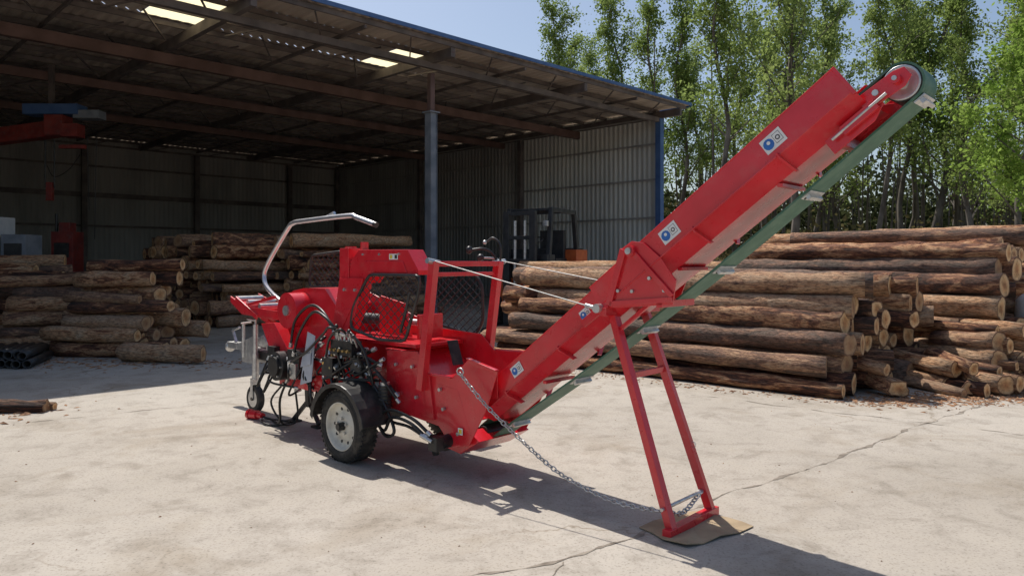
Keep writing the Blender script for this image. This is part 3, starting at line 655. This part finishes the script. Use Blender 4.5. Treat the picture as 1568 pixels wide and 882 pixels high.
hose([M(3.04,-.44,.98),M(3.2,-.47,1.12),M(3.45,-.44,1.15),M(3.7,-.42,.95),M(3.8,-.42,.74)],.013)
hose([M(3.10,-.44,.98),M(3.3,-.43,1.16),M(3.62,-.36,1.2),M(3.9,-.34,1.05),M(3.95,-.36,.8)],.013)
random.seed(11)
for i in range(26):
    s0=random.uniform(2.65,3.4); s1=s0+random.uniform(-.5,.6); z0=random.uniform(.6,.9); z1=random.uniform(.38,.85)
    m1=M((s0+s1)/2+random.uniform(-.15,.15),random.uniform(-.5,-.40),(z0+z1)/2+random.uniform(-.16,.16))
    hose([M(s0,random.uniform(-.43,-.36),z0),m1,M(s1,random.uniform(-.44,-.34),z1)],random.choice([.009,.011,.013]))
for i in range(22):
    s=random.uniform(2.6,3.5);z=random.uniform(.5,.95); hy.cyl(M(s,-.40,z),M(s+random.uniform(-.03,.03),-.46,z+random.uniform(-.03,.03)),random.uniform(.01,.018),random.choice([SILVER,BRASS,BLACK,SILVER]),6)
for i in range(10):
    s=random.uniform(3.5,4.35); hose([M(s,-.38,random.uniform(.5,.85)),M(s+random.uniform(-.2,.2),-.46,random.uniform(.35,.6)),M(s+random.uniform(-.3,.3),-.33,random.uniform(.35,.7))],.010)
hose([M(4.68,-.28,.05),M(4.5,-.24,.03),M(4.3,-.30,.03),M(4.15,-.35,.10),M(4.1,-.38,.30),M(4.0,-.36,.5)],.012)
hose([M(4.62,-.26,.03),M(4.35,-.15,.02),M(4.2,-.3,.05),M(4.3,-.36,.25),M(4.1,-.34,.45)],.010)
hose([M(4.6,-.30,.03),M(4.4,-.36,.02),M(4.25,-.28,.02),M(4.1,-.2,.08),M(4.05,-.25,.40)],.010)
hy.cyl(M(4.70,-.28,.055),M(4.80,-.30,.05),.045,RED,16); hy.cyl(M(4.62,-.27,.05),M(4.70,-.28,.055),.032,RED,14); hy.cyl(M(4.80,-.30,.05),M(4.83,-.305,.05),.052,RED,16)
hy.obj('hydraulic_unit',FP)
lv=MB()
lv.tube(spline([M(1.95,.36,1.55),M(1.97,.30,1.66),M(2.0,.22,1.70),M(2.08,.16,1.69)],6),.011,BLACK,8); lv.ball(M(2.09,.15,1.69),.028,BLACK,(1,1,1.2))
lv.tube(spline([M(1.95,.36,1.55),M(1.93,.35,1.72),M(2.0,.34,1.79),M(2.06,.32,1.76)],6),.009,BLACK,8); lv.ball(M(2.06,.25,1.63),.03,BLACK); lv.tube(spline([M(1.93,.40,1.58),M(2.0,.36,1.62),M(2.06,.25,1.63)],5),.008,SILVER,8)
lv.ball(M(2.07,.31,1.755),.018,SILVER)
lv.obj('control_levers',FP)

cb=MB(); pl=[(.76,4.42),(.82,4.33),(.86,4.22),(.97,4.115),(1.08,4.17),(1.2,4.26),(1.33,4.33),(1.45,4.44),(1.40,4.50),(1.33,4.58),(1.26,4.62),(1.2,4.72),(1.08,4.65),(.98,4.60),(.86,4.50)]
cz=[(1.08,4.43,.012)]; vs=[(x,y,.012+.035*abs(noise.noise(Vector((x*5,y*5,0))))) for x,y in pl]; n=len(vs)
cb.add(vs+[(x,y,z-.005) for x,y,z in vs]+cz,[(i,(i+1)%n,2*n) for i in range(n)]+[(i,n+i,n+(i+1)%n,(i+1)%n) for i in range(n)],CARD); cb.obj('cardboard_sheet',fix=False)

# ------------------------------------------------------------------ shed
SH=empty('open_front_shed',(5.4,27.07,0),math.radians(45))
def corr(mb,o,U,lu,V,lv,N,pitch,amp,mat):
    o=Vector(o);U=Vector(U);V=Vector(V);N=Vector(N); n=max(4,int(lu/pitch*4)); vs=[];pat=[0,1,1,0]
    for i in range(n+1):
        x=lu*i/n; h=pat[i%4]*amp; vs+=[o+U*x+N*h,o+U*x+V*lv+N*h]
    mb.add(vs,[(2*i,2*i+1,2*i+3,2*i+2) for i in range(n)],mat)
rf=MB(); H=7.2; XL=-34
X=(-1,0,0);Y=(0,1,0);Zu=(0,0,1)
def roofpatch(mat,x0,x1,y0,y1,dz=0,amp=.035): corr(rf,(x0,y0,H+dz),X,x0-x1,Y,y1-y0,Zu,.24,amp,mat)
roofpatch(ROOFU,.4,XL,-1.0,.35); roofpatch(ROOFU,.4,XL,2.35,22.4)
xs=[(.4,-9.7),(-11.3,-15.5),(-17.1,XL)]
for a,b in xs: roofpatch(ROOFU,a,b,.35,2.35)
for a,b in((-9.7,-11.3),(-15.5,-17.1)): roofpatch(SKYL,a,b,.35,1.3,-.012,.006); roofpatch(SKYL,a,b,1.42,2.35,-.012,.006); rf.beam((a,1.36,H),(b,1.36,H),.13,.01,ROOFU)
roofpatch(BLUET,.45,XL,-1.06,-.2,.05)
rf.beam((.45,-1.05,H+.04),(XL,-1.05,H+.04),.03,.10,BLUET); rf.beam((.45,-1.05,H+.03),(.45,22.4,H+.03),.03,.16,BLUET)
rf.obj('roof',SH,fix=False)
fr=MB()
y=-.9
while y<22:
    fr.beam((.3,y,H-.08),(XL,y,H-.08),.05,.12,RUSTD); y+=1.13
for x in(0,-5.33,-10.66,-16,-21.3,-26.6,-32):
    fr.beam((x,-.9,H-.27),(x,22,H-.27),.14,.24,RUSTD)
for x in(-2.66,-8,-13.3,-18.6,-24): fr.beam((x,-.9,H-.20),(x,22,H-.20),.06,.08,RUSTD)
fr.beam((.2,.0,H-.45),(XL,.0,H-.45),.14,.16,RUSTD)
fr.beam((.2,3.9,H-.55),(XL,3.9,H-.55),.18,.28,RUST); fr.beam((.2,8.2,H-.5),(XL,8.2,H-.5),.16,.24,RUST); fr.beam((.2,13.5,H-.5),(XL,13.5,H-.5),.16,.24,RUST)
for x0 in(-2.66,-8,-13.3,-18.6,-24):
    for o_ in(-1.3,1.3):
        y=-.9; s=1
        while y<21:
            fr.beam((x0+o_,y,H-.16),(x0+o_+.9*s,y+1.25,H-.36),.035,.035,RUSTD); s=-s; y+=1.25
fr.obj('roof_frame',SH)
ps=MB()
for x in(-10.66,-21.3,-32):
    ps.box((x,0,2.75),(.20,.20,5.5),BLUEGREY); ps.box((x,0,6.0),(.14,.14,1.1),RUST); ps.box((x,0,5.52),(.34,.34,.03),BLUEGREY)
    ps.beam((x,-.0,6.9),(x,-.9,6.95),.08,.08,RUST); ps.box((x,0,.02),(.45,.45,.03),RUSTD)
    ps.box((x-.105,0,2.75),(.01,.25,5.5),BLUEGREY); ps.box((x+.105,0,2.75),(.01,.25,5.5),BLUEGREY)
ps.box((0,0,3.4),(.22,.22,6.8),BLUET)
for y in(7,14,21.7): ps.box((-.12,y,3.4),(.2,.2,6.8),RUSTD)
for x in(-3.1,-8.1,-13.1,-18.1,-23.1,-28.1): ps.box((x,21.6,3.4),(.22,.2,6.8),RUSTD)
for z in(1.6,3.2,4.6,5.9,6.85):
    ps.beam((-.06,.1,z),(-.06,21.6,z),.05,.06,WALLD); ps.beam((-.2,21.72,z),(-32,21.72,z),.05,.09 if z<4 or z>5 else .22,RUSTD)
ps.obj('posts_and_girts',SH)
wl=MB()
corr(wl,(.05,.12,0),(0,1,0),6.9,(0,0,1),7.15,(1,0,0),.22,.03,WALL)  # better-lit front bay painted lighter than the rest of the wall
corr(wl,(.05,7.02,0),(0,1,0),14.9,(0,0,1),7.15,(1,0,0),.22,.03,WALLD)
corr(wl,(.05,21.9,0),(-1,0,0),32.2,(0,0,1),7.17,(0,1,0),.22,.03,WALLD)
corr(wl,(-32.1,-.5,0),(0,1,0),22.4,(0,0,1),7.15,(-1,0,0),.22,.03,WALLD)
wl.obj('cladding',SH,fix=False)

hs=empty('overhead_crane',(-13.0,20.3,0),0)
h=MB()
h.beam((-5,.8,4.7),(.7,0,5.25),.35,.42,DRED); h.box((.55,0,5.3),(.5,.5,.55),DRED); h.box((1.0,-.1,5.15),(.45,.4,.35),DRED)
h.box((.4,.1,5.75),(1.5,.5,.28),BLUET); h.box((1.35,.1,5.62),(.7,.4,.22),BLUEGREY); h.beam((.3,.1,5.8),(.3,.1,7.0),.12,.12,RUSTD); h.beam((-3,.5,5.1),(-3,.5,7.0),.12,.12,RUSTD)
for x in(.25,.5): h.cyl((x,-.1,4.9),(x,-.1,3.6),.02,BLACK,6)
h.box((.38,-.1,3.5),(.16,.12,.5),DRED); h.cyl((1.4,-.1,5),(1.45,-.1,3.0),.012,BLACK,6); h.cyl((1.65,-.1,5),(1.6,-.1,2.2),.012,BLACK,6); h.box((1.0,-.1,4.72),(.7,.12,.1),DRED)
h.tube(spline([(.3,-.1,4.2),(.5,-.1,3.9),(.9,-.1,4.1),(1.2,-.1,4.5)],5),.015,BLACK,6)
h.obj('crane_hoist',hs,.01)
h=MB(); h.box((.6,.3,1.2),(.6,.5,2.4),DRED); h.box((.6,.02,1.9),(.4,.03,.4),BLACK); h.box((.6,.3,2.5),(.3,.3,.3),DRED); h.cyl((.3,.3,2.4),(.3,.3,2.9),.04,BLACK,8)
o=h.obj('red_shop_press',None,.01); o.location=(-12.8,20.0,0)
h=MB(); h.box((-.3,0,1.3),(.5,.6,2.6),YGREY); h.box((-.3,-.31,1.9),(.4,.02,.9),WHITE); h.box((-.12,-.33,1.9),(.02,.03,.12),BLACK); h.box((.3,0,1.1),(.55,.6,2.2),BLUEGREY); h.box((.3,-.31,1.8),(.4,.02,.4),FRAMEB); h.box((.3,-.33,1.45),(.3,.02,.12),BLACK)
o=h.obj('machine_cabinet',None,.01); o.location=(-11.5,16.9,0)

fk=empty('forklift',(.72,18.2,0),math.radians(240)); S=1.34
def q(*a): return tuple(k*S for k in a)
f=MB()
f.box(q(0,0,.62),q(1.4,1.0,.55),ORANGE); f.box(q(-.75,0,.92),q(.50,.95,.98),ORANGE); f.box(q(-.75,0,1.425),q(.42,.8,.03),FRAMEB); f.box(q(.48,0,1.0),q(.30,.9,.62),FRAMEB); f.box(q(-.30,0,1.12),q(.5,.55,.25),FRAMEB); f.box(q(-.48,0,1.50),q(.12,.5,.55),FRAMEB)
for y in(-.42,.42):
    f.beam(q(.56,y,1.0),q(.42,y,2.10),.08*S,.08*S,FRAMEB); f.beam(q(-.62,y,1.35),q(-.50,y,2.10),.08*S,.08*S,FRAMEB); f.beam(q(.46,y,2.10),q(-.54,y,2.10),.08*S,.08*S,FRAMEB)
    f.box(q(.60,y*.95,1.85),q(.06,.10,.10),SILVER)
for i in range(9): f.beam(q(.40-i*.11,-.42,2.11),q(.40-i*.11,.42,2.11),.045*S,.045*S,FRAMEB)
f.box(q(.42,0,1.36),q(.06,.82,.10),FRAMEB)
for y in(-.26,.26): f.beam(q(.80,y,.1),q(.80,y,2.06),.08*S,.12*S,FRAMEB,up=(0,1,0)); f.beam(q(.87,y*.8,.08),q(1.8,y*.8,.06),.11*S,.04*S,FRAMEB)
for z in(.4,1.2,1.6,2.02): f.beam(q(.80,-.26,z),q(.80,.26,z),.06*S,.07*S,FRAMEB)
f.cyl(q(.80,-.10,.3),q(.80,-.10,1.9),.03*S,SILVER,10); f.cyl(q(.80,.10,.3),q(.80,.10,1.9),.03*S,SILVER,10); f.tube([q(.38,0,1.3),q(.2,0,1.55)],.03*S,FRAMEB,6); f.lathe(q(.2,0,1.56),(.5,0,1),[(0,.17),(.02,.19),(.04,.17)],FRAMEB,16,close=True)
for x,r in((.5,.32),(-.65,.26)):
    for y in(-.52,.52): f.lathe(q(x,y,r),(0,1,0),[(-.1*S,0),(-.1*S,r*.9*S),(-.07*S,r*S),(.07*S,r*S),(.1*S,r*.9*S),(.1*S,0)],RUBBER,20)
f.obj('forklift_body',fk,.01)

t=MB(); t.lathe((0,0,0),(0,0,1),[(0,0),(0,.36),(.1,.39),(.3,.37),(.35,.40),(.7,.38),(.75,.40),(1.05,.38),(1.13,.30),(1.18,.12),(1.24,.12),(1.24,0)],WHITE,28)
o=t.obj('plastic_tank'); o.location=(7.50,10.35,0)

# ------------------------------------------------------------------ trees
def tree_mesh(name,seed,Ht,nleaf,leafm,spread=1.0,lowest=.22,ls=.15):
    rnd=random.Random(seed); rs=np.random.RandomState(seed); mb=MB()
    def wob(p,k): return Vector((noise.noise(Vector((p*.2,k,seed)))*1.0,noise.noise(Vector((k,p*.2,seed+9)))*1.0,0))
    tp=[Vector((0,0,Ht*i/12))+wob(Ht*i/12,3.3)-wob(0,3.3) for i in range(13)]
    r0=Ht*.0098; mb.tube(tp,[r0*(1.05-i/12)+.015 for i in range(13)],TBARK,6)
    clumps=[]
    nb=int(Ht*1.9)
    for b in range(nb):
        f=lowest+(.98-lowest)*((b+rnd.random())/nb); i=min(11,int(f*12)); base=tp[i].lerp(tp[i+1],f*12-i)
        az=rnd.random()*6.28; L=(Ht*.19)*(1.15-f)**.6*rnd.uniform(.5,1.35)*spread; up=rnd.uniform(.7,1.8)
        d=Vector((math.cos(az),math.sin(az),up)).normalized()
        pts=[base]; p=base.copy()
        for k in range(5):
            p=p+d*L/5; d=(d+Vector((rnd.uniform(-.2,.2),rnd.uniform(-.2,.2),rnd.uniform(-.05,.22)))).normalized(); pts.append(p.copy())
        mb.tube(pts,[r0*.36*(1.1-f)*(1-k/6)+.008 for k in range(6)],TBARK,3)
        for k in range(2,6):
            if rnd.random()<.75: clumps.append((pts[k],.22+.20*rnd.random()+L*.05,rnd.uniform(.2,1.6)))
            for _ in range(2):
                e=pts[k]+Vector((rnd.uniform(-1,1),rnd.uniform(-1,1),rnd.uniform(0,1)))*L*.30
                mb.tube([pts[k],e],[.010,.005],TBARK,3); clumps.append((e,.22+.25*rnd.random(),rnd.uniform(.15,1.3)))
    w=np.array([c[2] for c in clumps]); w/=w.sum(); idx=rs.choice(len(clumps),nleaf,p=w)
    C=np.array([tuple(c[0]) for c in clumps])[idx]; Rr=np.array([c[1] for c in clumps])[idx][:,None]
    P=C+rs.normal(size=(nleaf,3))*Rr*np.array([.62,.62,.60])
    a=rs.normal(size=(nleaf,3)); a/=np.linalg.norm(a,axis=1)[:,None]; b=np.cross(a,rs.normal(size=(nleaf,3))); b/=np.linalg.norm(b,axis=1)[:,None]
    sz=(ls*rs.uniform(.5,1.1,nleaf))[:,None]
    V=np.stack([P-a*sz*.6,P-b*sz*.42,P+a*sz*.6,P+b*sz*.42],1).reshape(-1,3)
    mb.add([tuple(x) for x in V],[(4*i,4*i+1,4*i+2,4*i+3) for i in range(nleaf)],leafm)
    me=D.meshes.new(name); me.from_pydata(mb.v,[],mb.f)
    for m in mb.mats: me.materials.append(m)
    me.polygons.foreach_set('material_index',mb.mi); me.polygons.foreach_set('use_smooth',mb.sm); me.update(); return me
TM=[tree_mesh('poplar_%d'%i,20+i,18,8500,LEAF,spread=sp,lowest=lo,ls=.165) for i,(sp,lo) in enumerate([(1.0,.25),(.85,.35),(1.1,.3),(.9,.2),(1.0,.40)])]
TB=tree_mesh('broadleaf',77,13,14000,LEAFB,spread=1.35,lowest=.15,ls=.15)
def tree(me,x,y,sc,name='poplar_tree'):
    o=D.objects.new(name,me); COL.objects.link(o); o.location=(x,y,0); o.rotation_euler=(0,0,random.random()*6.28); o.scale=(sc*random.uniform(.9,1.1),)*2+(sc,)
random.seed(5)
for (x,y,sc) in[(3.8,60,1.22),(8.2,60,1.28),(6.0,66,1.0),(-.2,78,1.05),(9.3,50,1.12),(7.2,72,1.25),(5.0,62,1.1)]: tree(random.choice(TM),x,y,sc)
for y,sp,x0,x1 in((38,3.4,9.3,46),(45,3.6,11,52),(54,4.0,13,64)):
    x=x0
    while x<x1:
        tree(random.choice(TM),x+random.uniform(-.9,.9),y+random.uniform(-2.5,2.5),random.uniform(.85,1.2)); x+=sp*random.uniform(.7,1.4)
tree(TB,16.2,22.5,.85,'broadleaf_tree'); tree(TB,20.5,27,1.0,'broadleaf_tree')
def scrub(name,n,xr,yr,zf,ls,mat,flat=.35,pw=1.3):
    rs=np.random.RandomState(3); x=rs.uniform(xr[0],xr[1],n); y=rs.uniform(yr[0],yr[1],n)
    hh=np.array([zf*(flat+(1.25-flat)*abs(noise.noise(Vector((a*.25,b*.25,1)))*1.6)) for a,b in zip(x,y)]); z=rs.uniform(0,1,n)**pw*hh
    P=np.stack([x,y,z],1); a=rs.normal(size=(n,3)); a/=np.linalg.norm(a,axis=1)[:,None]; b=np.cross(a,rs.normal(size=(n,3))); b/=np.linalg.norm(b,axis=1)[:,None]
    sz=(ls*rs.uniform(.5,1.2,n))[:,None]; V=np.stack([P-a*sz*.6,P-b*sz*.4,P+a*sz*.6,P+b*sz*.4],1).reshape(-1,3)
    me=D.meshes.new(name); me.from_pydata([tuple(v) for v in V],[],[(4*i,4*i+1,4*i+2,4*i+3) for i in range(n)]); me.materials.append(mat); o=D.objects.new(name,me); COL.objects.link(o)
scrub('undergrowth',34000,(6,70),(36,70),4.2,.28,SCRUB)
dw=MB(); random.seed(9)
for i in range(420):
    x=random.uniform(8,100);y=random.uniform(44,90);hh=random.uniform(9,16); r=random.uniform(.05,.14); l=random.uniform(-.8,.8)
    dw.tube([(x,y,0),(x+l*.4,y,hh*.5),(x+l,y,hh)],[r,r*.7,.03],TBARK,4)
dw.obj('distant_tree_trunks',fix=False)
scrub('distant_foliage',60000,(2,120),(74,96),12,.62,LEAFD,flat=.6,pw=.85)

# ------------------------------------------------------------------ light
SUN=Vector((-.34,.516,1.0)).normalized()
w=D.worlds.new('World'); SC.world=w; w.use_nodes=True; nt=w.node_tree
bg=nt.nodes['Background']; sk=nt.nodes.new('ShaderNodeTexSky'); sk.sky_type='NISHITA'; sk.sun_disc=False
sk.sun_elevation=math.asin(SUN.z); sk.sun_rotation=math.atan2(SUN.x,SUN.y)%(2*math.pi); sk.air_density=1.0; sk.dust_density=2.0; sk.ozone_density=1.2
nt.links.new(sk.outputs[0],bg.inputs['Color']); bg.inputs['Strength'].default_value=.12
L=D.lights.new('sun','SUN'); L.energy=5.0; L.angle=math.radians(.5); L.color=(1,.95,.88)
lo=D.objects.new('sun',L); COL.objects.link(lo); lo.rotation_euler=(-SUN).to_track_quat('-Z','Y').to_euler(); lo.location=(0,0,30)
cam=D.cameras.new('camera'); co=D.objects.new('camera',cam); COL.objects.link(co); co.location=(0,0,1.6); co.rotation_euler=(math.radians(90),0,0)
cam.sensor_width=36; cam.lens=26; cam.shift_y=-.02615; cam.clip_end=2000; cam.clip_start=.05
SC.camera=co
SC.view_settings.view_transform='Standard'; SC.view_settings.look='None'; SC.view_settings.exposure=0
